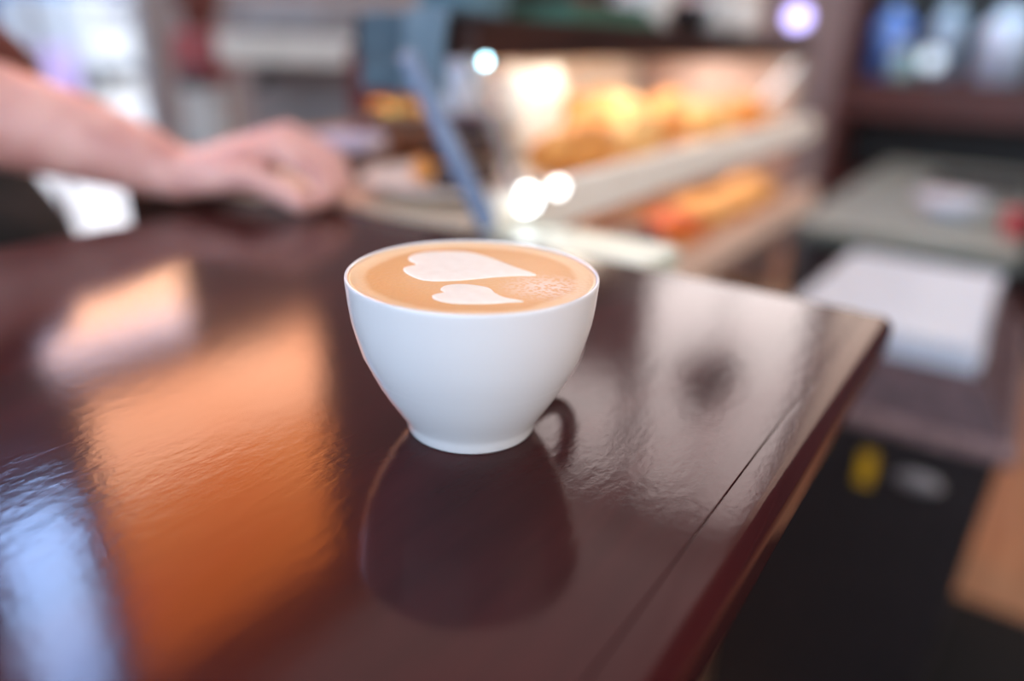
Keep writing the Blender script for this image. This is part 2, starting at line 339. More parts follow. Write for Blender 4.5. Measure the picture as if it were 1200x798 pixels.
# crema: tan surface with browner ring and bubbles
def crema_mat():
    m = bpy.data.materials.new('crema'); m.use_nodes = True
    n = m.node_tree.nodes; l = m.node_tree.links; b = n['Principled BSDF']
    t = n.new('ShaderNodeTexCoord'); ln = n.new('ShaderNodeVectorMath'); ln.operation = 'LENGTH'; l.new(t.outputs['Object'], ln.inputs[0])
    r = n.new('ShaderNodeValToRGB'); rr = n.new('ShaderNodeMapRange'); rr.inputs[1].default_value = 0; rr.inputs[2].default_value = .0445
    no = n.new('ShaderNodeTexNoise'); no.inputs['Scale'].default_value = 45; l.new(t.outputs['Object'], no.inputs['Vector'])
    ad = n.new('ShaderNodeMath'); ad.operation = 'MULTIPLY_ADD'; ad.inputs[1].default_value = .006; l.new(no.outputs['Fac'], ad.inputs[0]); l.new(ln.outputs['Value'], ad.inputs[2])
    l.new(ad.outputs[0], rr.inputs[0]); l.new(rr.outputs[0], r.inputs[0])
    e = r.color_ramp.elements; e[0].position = .0; e[0].color = (*lin((232, 184, 128)), 1); e[1].position = 1; e[1].color = (*lin((240, 204, 158)), 1)
    for p, c in ((.55, (231, 181, 124)), (.80, (226, 170, 108)), (.90, (224, 168, 106)), (.95, (238, 198, 148))):
        x = e.new(p); x.color = (*lin(c), 1)
    vo = n.new('ShaderNodeTexVoronoi'); vo.inputs['Scale'].default_value = 620; l.new(t.outputs['Object'], vo.inputs['Vector'])
    cl = n.new('ShaderNodeTexNoise'); cl.inputs['Scale'].default_value = 600; cl.inputs['Detail'].default_value = 2; l.new(t.outputs['Object'], cl.inputs['Vector'])
    vr = n.new('ShaderNodeMapRange'); vr.inputs[1].default_value = .30; vr.inputs[2].default_value = .62; l.new(vo.outputs['Distance'], vr.inputs[0])
    # bubbles gather on one side of the cup
    ds = n.new('ShaderNodeVectorMath'); ds.operation = 'DISTANCE'; ds.inputs[1].default_value = (.026, -.011, 0); l.new(t.outputs['Object'], ds.inputs[0])
    dr = n.new('ShaderNodeMapRange'); dr.inputs[1].default_value = .017; dr.inputs[2].default_value = .004; l.new(ds.outputs['Value'], dr.inputs[0])
    mu = n.new('ShaderNodeMath'); mu.operation = 'MULTIPLY'; l.new(vr.outputs[0], mu.inputs[0]); l.new(dr.outputs[0], mu.inputs[1])
    mx = n.new('ShaderNodeMix'); mx.data_type = 'RGBA'; l.new(mu.outputs[0], mx.inputs['Factor']); l.new(r.outputs[0], mx.inputs['A']); mx.inputs['B'].default_value = (*lin((238, 214, 196)), 1)
    l.new(mx.outputs['Result'], b.inputs['Base Color'])
    b.inputs['Roughness'].default_value = .3; b.inputs['Subsurface Weight'].default_value = .1; b.inputs['Subsurface Radius'].default_value = (.004, .002, .001)
    bp = n.new('ShaderNodeBump'); bp.inputs['Strength'].default_value = .25; bp.inputs['Distance'].default_value = .0004; l.new(vo.outputs['Distance'], bp.inputs['Height']); l.new(bp.outputs[0], b.inputs['Normal'])
    return m
cf = lathe('latte', [(0, .0), (.030, .0), (.0405, .0001), (.0434, .0004), (.0447, .0010), (.0442, -.002), (.0425, -.004), (0, -.004)], crema_mat(), cup, 96)
cf.location = (0, 0, .0606)
FOAM = mat('milk_foam', (238, 236, 226), .4, rgb2=(234, 230, 219), scale=200)
def heart(pts, zc):
    P = catmull([(x / 1000, y / 1000, 0) for x, y in pts], 6, True)
    bm = bmesh.new(); c = sum(P, Vector()) / len(P); rings = []
    for s, z in ((1, -.0003), (1, .00005), (.97, .00022), (.90, .00034), (.6, .0004), (.25, .00042)):
        rings.append([bm.verts.new(c + (p - c) * s + Vector((0, 0, z))) for p in P])
    N = len(P)
    for a, b in zip(rings, rings[1:]):
        for i in range(N): bm.faces.new((a[i], a[(i + 1) % N], b[(i + 1) % N], b[i]))
    bm.faces.new(rings[-1])
    o = link('foam_heart', tomesh('foam_heart', bm), FOAM, cup, True); o.location = (-.0011, -.0040, .0606 + zc)
    return o
tag(heart([(24.3, 6.9), (15.6, 17.2), (5.3, 29.4), (-4.0, 35.4), (-16.3, 34.6), (-23.4, 29.9), (-25.1, 22.2), (-21.2, 15.5), (-24.9, 11.0), (-23.2, 4.0), (-15.9, -3.7), (-5.0, -3.1), (9.4, 2.6), (17.4, 5.1)], .0001), 'larger white foam heart')
tag(heart([(19.6, -23.5), (13.7, -20.5), (10.0, -15.8), (7.0, -9.9), (-1.0, -6.9), (-7.3, -8.8), (-9.0, -13.4), (-7.5, -16.6), (-11.0, -20.1), (-9.3, -24.5), (-3.0, -27.4), (7.7, -26.8), (14.7, -24.8)], .0001), 'smaller white foam heart nearer the lip')

# ------------------------------------------------------------------ the person at the left with a hand on the counter corner
def flesh(name, segs, m, parent, voxel=.003, smooth=6):
    bm = bmesh.new()
    for p, r1, q, r2, *f in segs:
        p, q = Vector(p), Vector(q); d = q - p; L = d.length
        zq = Vector((0, 0, 1)).rotation_difference(d.normalized()) if L > 1e-6 else Matrix().to_quaternion()
        n = 8
        for c, r in ((p, r1), (q, r2)):
            bmesh.ops.create_icosphere(bm, subdivisions=3, radius=r, matrix=Matrix.Translation(c))
        if L > 1e-6:
            bmesh.ops.create_cone(bm, cap_ends=True, segments=24, radius1=r1, radius2=r2, depth=L, matrix=Matrix.Translation((p + q) / 2) @ zq.to_matrix().to_4x4())
    me = bpy.data.meshes.new(name); bm.to_mesh(me); bm.free()
    o = bpy.data.objects.new(name, me); COL.objects.link(o)
    rm = o.modifiers.new('r', 'REMESH'); rm.mode = 'VOXEL'; rm.voxel_size = voxel
    sm = o.modifiers.new('s', 'SMOOTH'); sm.factor = .5; sm.iterations = smooth
    dg = bpy.context.evaluated_depsgraph_get(); ev = o.evaluated_get(dg); me2 = bpy.data.meshes.new_from_object(ev)
    bpy.data.objects.remove(o); me2.name = name; me2.materials.clear()
    return link(name, me2, m, parent, True)
per = thing('person', 'person in black at the left resting a closed hand on the far counter corner', 'person', (-.66, .58, 0), 0)
O = Vector((-.66, .58, 0)); Z = Vector((0, 0, TOP))
def V(x, y, z): return Vector((x, y, z)) + Z - O
elb = V(-.5111, .397, .117); sho = V(-.86, .50, .42)
segs = [(sho, .055, elb, .046), (elb, .046, V(-.4237, .3878, .068), .043), (V(-.4237, .3878, .068), .043, V(-.3565, .3912, .050), .037), (V(-.3565, .3912, .050), .037, V(-.307, .3894, .035), .030),
        (V(-.307, .3894, .035), .028, V(-.2716, .3800, .0235), .0200), (V(-.307, .3894, .035), .026, V(-.2716, .4020, .0235), .0195)]
wr = (V(-.2716, .380, .0235), V(-.2716, .402, .0235))
def chain(pts, rad):
    return [(a, ra, b, rb) for a, b, ra, rb in zip(pts, pts[1:], rad, rad[1:])]
segs += chain([wr[0], V(-.1880, .3901, .0480), V(-.1563, .378, .0305), V(-.1452, .3693, .0165), V(-.1520, .3627, .0095)], [.0190, .0125, .0102, .0090, .0080])
segs += chain([wr[0].lerp(wr[1], .4), V(-.1886, .412, .0555), V(-.1489, .4035, .0345), V(-.1387, .3936, .0180), V(-.1450, .3800, .0095)], [.0190, .0132, .0106, .0092, .0082])
segs += chain([wr[0].lerp(wr[1], .8), V(-.1926, .4325, .0550), V(-.1501, .4270, .0350), V(-.1401, .4150, .0185), V(-.1500, .4010, .0095)], [.0185, .0122, .0100, .0086, .0078])
segs += chain([wr[1], V(-.2030, .4480, .0480), V(-.1679, .4460, .0325), V(-.1577, .4350, .0185), V(-.1650, .4200, .0095)], [.0180, .0112, .0088, .0078, .0072])
segs += chain([wr[0], V(-.2427, .3680, .0250), V(-.2060, .3602, .0285), V(-.1763, .3533, .0190), V(-.1610, .3499, .0105)], [.0175, .0145, .0120, .0108, .0092])
# neck and head go with the same skin
hdc = V(-.95, .50, .66)
segs += [(V(-.93, .54, .40), .062, V(-.945, .51, .53), .055), (V(-.945, .51, .54), .055, hdc, .085), (hdc, .092, hdc + Vector((.012, -.01, .06)), .090), (hdc + Vector((.03, -.02, -.055)), .045, hdc + Vector((.045, -.03, -.065)), .035),
         (hdc + Vector((.085, -.045, .01)), .012, hdc + Vector((.100, -.052, -.018)), .014), (hdc + Vector((.03, .085, 0)), .018, hdc + Vector((.03, .09, .02)), .015), (hdc + Vector((-.02, -.092, 0)), .018, hdc + Vector((-.02, -.095, .02)), .015)]
flesh('body', segs, MT['skin'], per, .0032, 5)
flesh('hair', [(hdc + Vector((-.02, .01, .05)), .098, hdc + Vector((.0, 0, .075)), .096), (hdc + Vector((-.045, .02, .0)), .085, hdc + Vector((-.045, .02, -.04)), .07)], mat('brown_hair', (58, 38, 28), .5, scale=60, stretch=(1, 1, .1)), per, .012, 3)
for s in (-1, 1):
    ey = lathe('eye', [(0, -.008), (.006, -.006), (.009, 0), (.006, .006), (0, .008)], MT['porcelain'], per, 12, loc=hdc + Vector((.078, -.045, .022)) + Vector((.4, .9, 0)).normalized() * .03 * s)
SHIRT = [(V(-.93, .56, .36), .115, V(-.80, .58, .10), .135), (V(-.93, .60, .36), .11, V(-.82, .62, .10), .135), (V(-.87, .51, .42), .068, V(-.72, .462, .30), .062), (V(-.98, .74, .36), .07, V(-.98, .80, .05), .06)]
flesh('shirt', SHIRT, MT['black'], per, .008, 5)
flesh('sleeve_cuff', [(V(-.72, .462, .30), .062, V(-.60, .425, .196), .056), (V(-.60, .425, .196), .056, V(-.455, .412, .098), .050)], mat('rust_cloth', (96, 44, 34), .9), per, .006, 3)
TR = [(V(-.80, .60, .08), .14, V(-.665, .60, -.14), .145), (V(-.70, .60, -.14), .135, V(-.70, .66, -.50), .085), (V(-.70, .66, -.50), .085, V(-.72, .64, -.84), .06),
      (V(-.64, .56, -.14), .13, V(-.655, .53, -.50), .085), (V(-.655, .53, -.50), .085, V(-.68, .50, -.84), .06)]
flesh('trousers', TR, MT['black'], per, .010, 5)
for x, y in ((-.70, .62), (-.66, .48)):
    flesh('shoe', [(V(x - .05, y, -.90), .048, V(x + .13, y, -.912), .036)], MT['blackwood'], per, .006, 3)

# ------------------------------------------------------------------ the glass display case beyond the counter end
case = thing('display_case', 'glass pastry display case with a dark wooden top board beyond the counter', 'display case', W(0, 0, 0))
WARMW = mat('warm_white_panel', (240, 234, 228), .6)
def cb(name, u0, u1, e0, e1, z0, z1, m, bev=0, parent=case): return box(name, ((u0 + u1) / 2, (e0 + e1) / 2, (z0 + z1) / 2), (u1 - u0, e1 - e0, z1 - z0), m, parent, bev=bev)
bm = bmesh.new()
for q in ((.34, 1.46, .25, .268, .125, .158), (.34, 1.46, .385, .40, .125, .158), (.34, .355, .268, .385, .125, .158), (1.445, 1.46, .268, .385, .125, .158), (.355, 1.445, .268, .385, .150, .158)):
    box_bm(bm, ((q[0] + q[1]) / 2, (q[2] + q[3]) / 2, (q[4] + q[5]) / 2), (q[1] - q[0], q[3] - q[2], q[5] - q[4]))
link('top_board', tomesh('top_board', bm), MT['darkwood'], case)
deck = cb('deck', .262, 1.45, .205, .52, -.016, -.001, mat('pale_deck', (226, 206, 182), .4, rgb2=(220, 198, 172)))
cb('rear_deck', .45, 1.45, .5205, .78, -.016, -.001, MT['tan'])
cb('front_rail', .285, 1.34, .190, .204, -.022, .022, mat('cream_rail', (252, 248, 240), .4, rgb2=(248, 242, 232)), .003)
cb('lower_shelf', .30, 1.44, .21, .74, -.150, -.138, mat('tan_shelf', (190, 150, 120), .5))
cb('shelf_rail', .30, 1.45, .190, .206, -.175, -.125, mat('beige_rail', (232, 202, 182), .5, rgb2=(226, 194, 172)), .003)
cb('bottom_panel', .30, 1.44, .20, .76, -.42, -.36, mat('pale_tan_wood', (226, 178, 132), .5))
cb('side_panel', .285, .291, .21, .755, -.42, -.0165, MT['darkwood'])
cb('base', .30, 1.44, .22, .74, FL + .001, -.42, mat('brown_base', (120, 86, 66), .6))
cb('back_panel', .80, 1.44, .62, .633, -.001, .125, WARMW); cb('upper_shelf', .80, 1.44, .401, .62, .125, .135, WARMW)
cb('back_panel', .30, 1.44, .752, .765, -.36, -.016, mat('brown_panel', (196, 138, 104), .7))
for e in (.262, .60): cb('post', 1.430, 1.442, e - .006, e + .006, -.001, .125, MT['midgrey'])
for (u, e) in ((.29, .21), (.29, .745), (1.43, .21), (1.43, .745)): cb('post', u, u + .012, e - .006, e + .006, -.36, -.016, MT['midgrey'])
cb('end_panel', 1.451, 1.458, .25, .64, -.36, .1245, mat('pinkish_panel', (206, 180, 174), .5))
cb('lower_glass', .305, 1.43, .2045, .2065, -.36, -.175, MT['caseglass'])
# slanted front glass: foot at e .19, head at e .27
def slant(name, u0, u1, th, m, e0=.186, z0=.0, e1=.268, z1=.124, w=None):
    ln = math.hypot(e1 - e0, z1 - z0); an = math.atan2(e0 - e1, z1 - z0)
    rot = Matrix.Rotation(-an, 4, 'X') if False else Matrix.Rotation(math.atan2(-(e1 - e0), (z1 - z0)), 4, 'X')
    return box(name, ((u0 + u1) / 2, (e0 + e1) / 2, (z0 + z1) / 2), (u1 - u0, th, ln), m, case, rot=rot, bev=min(th, u1 - u0) * .2)
slant('front_glass', .345, 1.44, .003, MT['caseglass'], .207, .018, .262, .124)
slant('glass_edge', .262, .275, .012, MT['glassedge'], .184, -.0, .268, .128)
slant('support_rod', .335, .341, .006, MT['midgrey'], .196, .0, .262, .128)
cb('marble_ledge', .262, .330, .045, .184, -.022, -.003, MT['marble'], .003)
cb('ledge_front', .262, .320, .055, .184, -.36, -.022, MT['darkwood'])
# warm strip light under the board, it lights the pastries
sf = cb('strip_light', .46, 1.40, .310, .345, .140, .150, MT['white'])
tb = box('diffuser', (.93, .3275, .1385), (.90, .026, .003), _glow('warm_lamp_tube', (1, .84, .68), (1, .87, .72), 15, 1), sf)
sf3 = cb('strip_light', .84, 1.42, .42, .45, .1225, .1245, MT['white'])  # hidden rear strip added to brighten the back panel
box('diffuser', (1.13, .435, .1212), (.56, .02, .002), _glow('rear_fill_tube', (1, .90, .80), (1, .92, .82), 16, 1), sf3)
sf2 = cb('strip_light', .34, 1.40, .30, .32, -.030, -.0165, MT['white'])
box('diffuser', (.87, .31, -.032), (.98, .012, .003), _glow('warm_low_tube', (1, .72, .54), (1, .72, .54), 15, 1), sf2)

# glowing discs added in place of bright reflections; the violet one is a lamp
def puck(label, u, e, z, r, st, col=(1, 1, 1), group=None, facing=None, stand=0):
    t = thing('glow_disc', label, 'lamp', W(u, e, z), 0)
    d = (cam.location - W(u, e, z)); q = d.to_track_quat('Z', 'Y')
    lathe('housing', [(0, -.006), (r * .9, -.006), (r * 1.12, -.003), (r * 1.12, .001), (r, .001)], MT['steel'], t, 24)
    lathe('lens', [(0, .004), (r * .5, .0034), (r * .9, .0012), (r, 0), (0, 0)], _glow('disc_glow', col, col, st, 1), t, 24)
    t.rotation_mode = 'QUATERNION'; t.rotation_quaternion = (Vector((-.35, -.85, .3)) if facing is None else Vector(facing)).to_track_quat('Z', 'Y')
    if stand:      # a slim stem and foot carry the disc
        Q = t.rotation_quaternion.inverted()
        def dn(v): return Q @ Vector(v)
        b_ = tube('stem', [dn((0, .004, -.004)), dn((0, .012, -stand * .5)), dn((0, .012, -stand + .004))], .0025, MT['steel'], t, 8)
        bm = bmesh.new(); bmesh.ops.create_cone(bm, cap_ends=True, segments=24, radius1=.016, radius2=.013, depth=.005, matrix=Q.to_matrix().to_4x4() @ Matrix.Translation((0, .012, -stand + .0027)))
        link('foot', tomesh('foot', bm), MT['steel'], t)
    return t
puck('larger round white disc glowing as a reflection at the foot of the case glass', .325, .186, .0150, .0120, 6, (.96, 1, 1))
puck('smaller round white disc glowing as a reflection right of the larger one on the case', .36, .176, .0215, .0080, 5, (1, .95, .9))
puck('small cold white disc glowing as a glint on the head of the slanted rod', .35, .250, .123, .0040, 14, (.45, .85, 1))  # glint on the rod head made as a small glowing disc
puck('violet blue lamp on the right end of the case top', 1.41, .272, .197, .022, 3.6, (.52, .45, 1), stand=.039)

def taper(name, u0, u1, e0, e1, z0, z1, ins, m, parent, bev=.006):
    bm = bmesh.new(); g = bmesh.ops.create_cube(bm, size=1, matrix=Matrix.Translation(((u0 + u1) / 2, (e0 + e1) / 2, (z0 + z1) / 2)) @ Matrix.Diagonal((u1 - u0, e1 - e0, z1 - z0, 1)))
    cx, cy = (u0 + u1) / 2, (e0 + e1) / 2
    for v in g['verts']:
        if v.co.z > (z0 + z1) / 2: v.co.x -= ins * (1 if v.co.x > cx else -1); v.co.y -= ins * (1 if v.co.y > cy else -1)
    if bev: bmesh.ops.bevel(bm, geom=bm.edges[:], offset=bev, segments=3, profile=.5, affect='EDGES')
    return link(name, tomesh(name, bm), m, parent)
# ---- food on the deck and on the lower shelf
GOLD = mat('golden_pastry', (238, 168, 84), .45, rgb2=(216, 128, 52), scale=40, bump=.5, bscale=120)
GOLD2 = mat('pale_pastry', (246, 204, 140), .5, rgb2=(228, 172, 100), scale=40, bump=.5, bscale=120)
ORNG = mat('orange_glaze', (226, 112, 60), .35, rgb2=(190, 80, 48), scale=40)
CHOC = mat('chocolate', (64, 34, 28), .35, rgb2=(42, 24, 24), scale=30)
PLUM = mat('plum_glaze', (84, 62, 78), .35, rgb2=(60, 44, 58), scale=30)
CREAM = mat('whipped_cream', (250, 248, 244), .5, rgb2=(244, 240, 235))
PINK = mat('pink_icing', (228, 160, 150), .4)
def croissant(m):
    t = thing('croissant', None, None, W(0, 0, 0))
    P = catmull([(-.045, .02, .012), (-.03, .0, .017), (0, -.010, .021), (.03, .0, .017), (.045, .02, .012)], 6)
    rad = [.008 + .014 * math.sin(math.pi * i / (len(P) - 1)) ** .7 * (1 + .12 * (i % 4 < 2)) for i in range(len(P))]
    tube('dough', P, rad, m, t, 14); return t
def place(o, u, e, z, rz, label, cat, group, s=1):
    o.location = W(u, e, z); o.rotation_euler = (0, 0, PHI + rz); o.scale = (s, s, s); tag(o, label, cat, group)
c0 = croissant(GOLD); c1 = croissant(GOLD2)
used = set()
rows = [(.56, .268, c0, 'nearest the glass at the left end of the deck'), (.70, .47, c1, 'pale, in the middle row behind the white cake'), (.72, .28, c1, 'pale, second along the case glass'), (.83, .42, c0, 'in the middle row near the case centre'),
        (.86, .30, c0, 'golden, third along the case glass'), (1.00, .44, c1, 'pale, in the middle row right of centre'), (1.04, .30, c1, 'pale, fourth along the case glass'), (1.20, .44, c0, 'golden, at the right of the middle row'), (1.24, .30, c0, 'golden, last along the case glass'), (.86, .56, c1, 'pale, left end of the back row'), (1.00, .56, c0, 'golden, centre of the back row'), (1.16, .56, c1, 'pale, right end of the back row')]
for u, e, src, lb in rows:
    o = src if src not in used else copy_tree(src); used.add(src)
    place(o, u, e, .0031, random.uniform(-.5, .5), 'croissant ' + lb, 'croissant', 'croissants on the deck of the display case', 1.25)
# white cream cake under the left end of the lamp
ck = thing('cream_cake', 'tall white cream cake at the left end of the display case', 'cake', W(.62, .375, 0)); ck.scale = (.82, .82, 1.3)
lathe('cake_board', [(0, -.0005), (.062, -.0005), (.064, .001), (.062, .003), (0, .003)], MT['steel'], ck, 32)
lathe('sponge', [(0, .0032), (.050, .0032), (.052, .008), (.052, .062), (.048, .069), (.03, .071), (0, .071)], CREAM, ck, 40)
for i in range(8):
    a = i * math.pi / 4; lathe('cream_swirl', [(0, .071), (.010, .070), (.0105, .075), (.006, .082), (0, .088)], CREAM, ck, 12, loc=(.036 * math.cos(a), .036 * math.sin(a), -.0008))
# dish with dark brownies at the near end
dish = thing('serving_dish', 'pale shallow dish of dark brownies just beyond the counter end', 'dish', W(.362, .300, 0))
DS = .086
lathe('bowl', [(0, 0), (.045, 0), (.05, .002), (DS * .92, .011), (DS, .015), (DS * .99, .0175), (DS * .94, .0165), (.05, .006), (0, .004)], mat('pale_stoneware', (228, 216, 208), .35, rgb2=(216, 202, 192)), dish, 48)
k = 0
for (x, y, z, rz, m, nm) in [(-.02, -.02, .017, .3, CHOC, 'dark'), (.02, -.015, .017, -.4, CHOC, 'dark'), (.0, .022, .017, .9, GOLD, 'golden'), (-.005, -.002, .0395, .1, CHOC, 'dark')]:
    b = box('brownie', (0, 0, 0), (.032, .030, .021), m, None, bev=.004); b.location = W(.362 + x * 1.15, .300 + y * 1.15, z + .0035 - .0045 + .0045); b.rotation_euler = (0, 0, PHI + rz)
    lb = ['dark brownie at the near side of the pale dish', 'dark brownie at the far side of the pale dish', 'golden brown cake square in the pale dish', 'dark brownie on top of the others in the pale dish'][k]; k += 1
    tag(b, lb, 'brownie', 'cake squares in the pale dish')
# chocolate loaf, gold jar lid, lavender box, red box behind the dish
def loaf(name, label, cat, u, e, z, s, m, m2, rz=0):
    t = thing(name, label, cat, W(u, e, z), PHI + rz)
    bm = bmesh.new(); box_bm(bm, (0, 0, s[2] / 2), s, 0, min(s) * .3); link('cake', tomesh('cake', bm), m, t, True)
    bm = bmesh.new(); box_bm(bm, (0, 0, s[2] * 1.04), (s[0] * .86, s[1] * .86, s[2] * .16), 0, s[2] * .06); link('icing', tomesh('icing', bm), m2, t, True)
    return t
loaf('chocolate_cake', 'dark chocolate loaf cake standing behind the brownie dish', 'cake', .50, .375, 0, (.09, .065, .055), CHOC, PLUM, .3)
loaf('chocolate_cake', 'brown glazed loaf cake left of the dark chocolate loaf', 'cake', .49, .485, 0, (.10, .075, .045), mat('brown_glaze', (112, 62, 36), .4, rgb2=(84, 42, 28)), CHOC, -.2)
bx_ = thing('napkin_box', 'lavender white napkin box beside the hand beyond the counter', 'box', W(.375, .452, 0), PHI + .3)
box('carton', (0, 0, .014), (.055, .075, .028), mat('brown_carton', (120, 96, 90), .7), bx_, bev=.002)
box('napkin_stack', (0, 0, .0345), (.050, .070, .013), mat('lavender_paper', (196, 190, 212), .8), bx_, bev=.003)
jar = thing('jam_jar', 'small low jar with a gold lid and red preserve behind the cakes', 'jar', W(.60, .585, 0))
lathe('glass_body', [(0, 0), (.035, 0), (.038, .004), (.038, .022), (.032, .030), (0, .030)], mat('red_preserve', (112, 34, 32), .15, rgb2=(84, 26, 26), coat=1), jar, 32)
lathe('lid', [(0, .0302), (.036, .0302), (.038, .032), (.038, .052), (.036, .055), (0, .055)], mat('gold_metal', (232, 180, 90), .25, metal=.7), jar, 32)
tb_ = thing('tea_box', 'dark red tea box standing behind the gold lidded jar', 'box', W(.70, .70, 0))
box('carton', (0, 0, .055), (.06, .10, .11), mat('dark_red_card', (118, 46, 44), .6), tb_, bev=.002); box('lid', (0, 0, .1185), (.062, .102, .016), mat('brown_card', (96, 52, 44), .6), tb_, bev=.002)
mc = thing('highlight_carton', 'pale blue white carton in place of the highlight at the slanted glass edge', 'carton', W(.60, .470, 0))  # pale carton added where the slanted glass catches a highlight
box('carton', (0, 0, .045), (.055, .055, .09), mat('pale_blue_card', (206, 216, 232), .5), mc, bev=.002)
taper('gable', -.0275, .0275, -.0275, .0275, .0901, .112, .012, mat('pale_blue_card_top', (196, 208, 228), .5), mc, .001)
# lower shelf
k = 0
LB = ['orange glazed bun nearest the left end of the lower shelf', 'orange glazed bun beside the dark plum buns', 'plum glazed bun on the lower shelf, left of the pair', 'plum glazed bun on the lower shelf, right of the pair', 'orange glazed bun right of the plum buns', 'golden bun right of centre on the lower shelf', 'golden bun near the right end of the lower shelf', 'last golden bun at the right end of the lower shelf', 'pink iced bun behind the first orange bun', 'pink iced bun at the back of the lower shelf']
def bun(m):
    t = thing('bun', None, None, W(0, 0, 0))
    lathe('dough', [(0, 0), (.030, 0), (.040, .008), (.042, .018), (.036, .030), (.020, .038), (0, .040)], GOLD, t, 24)
    lathe('glaze', [(.0425, .0185), (.0375, .0308), (.021, .0392), (0, .0412)], m, t, 24)
    return t
src = {}
for u, e, key, lb in zip([.40, .52, .62, .73, .86, .99, 1.12, 1.26, .46, .60], [.26, .27, .26, .27, .26, .27, .26, .27, .40, .42], 'OOPPOGGGKK', LB):
    m_ = dict(O=ORNG, P=PLUM, G=GOLD2, K=PINK)[key]
    if key not in src: src[key] = o = bun(m_)
    else: o = copy_tree(src[key])
    place(o, u, e, -.138, random.uniform(0, 3), lb, 'bun', 'glazed buns on the lower shelf', 1.15)

tw = thing('tea_towel', 'blue grey tea towel draped over the left end of the case top board', 'towel', W(.333, .327, 0))
PR = [(.055, .1605), (.03, .1610), (.010, .1612), (.001, .1590), (-.004, .150), (-.006, .130), (-.004, .112), (-.007, .094)]
def drape(nm, y0, y1, off, m):
    bm = bmesh.new(); P = catmull([(x - off, 0, z + (off if x > .0 else 0)) for x, z in PR], 4); rows_ = []
    for j in range(25):
        y = y0 + (y1 - y0) * j / 24
        rows_.append([bm.verts.new((p.x - .0025 * (1 + math.sin(j * 1.3)) * max(0, (.15 - p.z) / .05), y, p.z)) for p in P])
    for a, b in zip(rows_, rows_[1:]):
        for i in range(len(P) - 1): bm.faces.new((a[i], a[i + 1], b[i + 1], b[i]))
    o = link(nm, tomesh(nm, bm), m, tw, True); sd = o.modifiers.new('s', 'SOLIDIFY'); sd.thickness = .002; sd.offset = 0; return o
drape('cloth', -.052, .052, .0, mat('blue_grey_linen', (84, 104, 116), .9, rgb2=(66, 84, 98), scale=30, bump=.4, bscale=500))
drape('fold', -.052, -.006, .0035, mat('pale_blue_linen', (118, 138, 152), .9, rgb2=(98, 120, 136), scale=30, bump=.4, bscale=500))

# ---- things on the top board
def cup_lathe(t, m, r=.03, h=.05): lathe('body', [(0, 0), (r * .55, 0), (r * .62, .003), (r * .9, h * .45), (r, h), (r * .95, h), (r * .84, h * .45), (0, h * .12)], m, t, 28)
BT = .158
cl_ = thing('folded_cloth', 'folded green cloth lying on the left of the case top board', 'cloth', W(.625, .325, BT))
for i in range(3): box('fold', (0, 0, .004 + i * .0075), (.22 - i * .02, .13 - .01 * i, .007), mat('green_cloth%d' % i, (70, 108, 92), .9, bump=.4, bscale=300), cl_, bev=.003)
cr_ = thing('dark_crate', 'dark crate with red bands at the back of the case top', 'crate', W(1.02, .525, .135))
box('bottom', (0, 0, .004), (.40, .18, .008), MT['blackwood'], cr_)
for s in (-1, 1):
    for q in range(3): box('slat', (0, s * .086, .025 + q * .034), (.40, .008, .026), MT['blackwood'] if q != 1 else mat('dark_red_slat%d' % s, (110, 34, 42), .6), cr_)
    for q in range(3): box('slat', (s * .196, 0, .025 + q * .034), (.008, .164, .026), MT['blackwood'], cr_)
for i, (u, e, m, r, lb) in enumerate([(.80, .31, MT['white'], .036, 'white cup on the case top right of the green cloth'), (.90, .290, MT['black'], .032, 'low black bowl between the white cups on the case top'), (1.02, .30, MT['white'], .036, 'white cup on the case top right of the black bowl'), (1.14, .30, CREAM, .034, 'cream cup on the case top left of the violet lamp')]):
    t = thing('cup', lb, 'cup', W(u, e, BT)) if m != MT['black'] else thing('bowl', lb, 'bowl', W(u, e, BT))
    cup_lathe(t, m, r, .034 if m == MT['black'] else .052)
    if m != MT['black']: tube('handle', catmull([(0, r * .8, .012), (0, r * 1.35, .016), (0, r * 1.45, .03), (0, r * .95, .040)], 5), .0035, m, t, 8)
for u, e, s, m, lb in [(1.27, .345, 1, mat('cream_bag', (222, 206, 194), .8), 'cream paper bag on the right end of the case top'), (.93, .372, 1.0, mat('pinkish_bag', (206, 192, 196), .8), 'pinkish white paper bag behind the black bowl')]:
    t = thing('paper_bag', lb, 'bag', W(u, e, BT))
    bm = bmesh.new(); box_bm(bm, (0, 0, .045 * s), (.10 * s, .07 * s, .09 * s), 0, .006); bmesh.ops.subdivide_edges(bm, edges=bm.edges[:], cuts=2)
    for v in bm.verts:
        if v.co.z > .01: v.co += Vector((random.uniform(-1, 1), random.uniform(-1, 1), 0)) * .005
        v.co.y *= 1 - .5 * max(0, v.co.z - .05) / .05
    link('sack', tomesh('sack', bm), m, t, True)
    box('folded_top', (0, 0, .092 * s), (.094 * s, .03 * s, .010), m, t, bev=.002)
# blue grey pitcher at the left end of the case
pt = thing('pitcher', 'tall blue grey water pitcher left of the case top board', 'pitcher', W(.45, .352, .158))
lathe('body', [(0, 0), (.040, 0), (.046, .004), (.050, .05), (.044, .12), (.040, .15), (.042, .17), (.039, .17), (.037, .15), (.04, .12), (.045, .05), (.04, .008), (0, .008)], mat('blue_grey_glaze', (120, 152, 164), .2, rgb2=(96, 126, 142), scale=14, coat=.4), pt, 36)
tube('handle', catmull([(0, .045, .05), (0, .08, .06), (0, .085, .11), (0, .045, .14)], 6), .006, MT['darkgrey'], pt, 10)

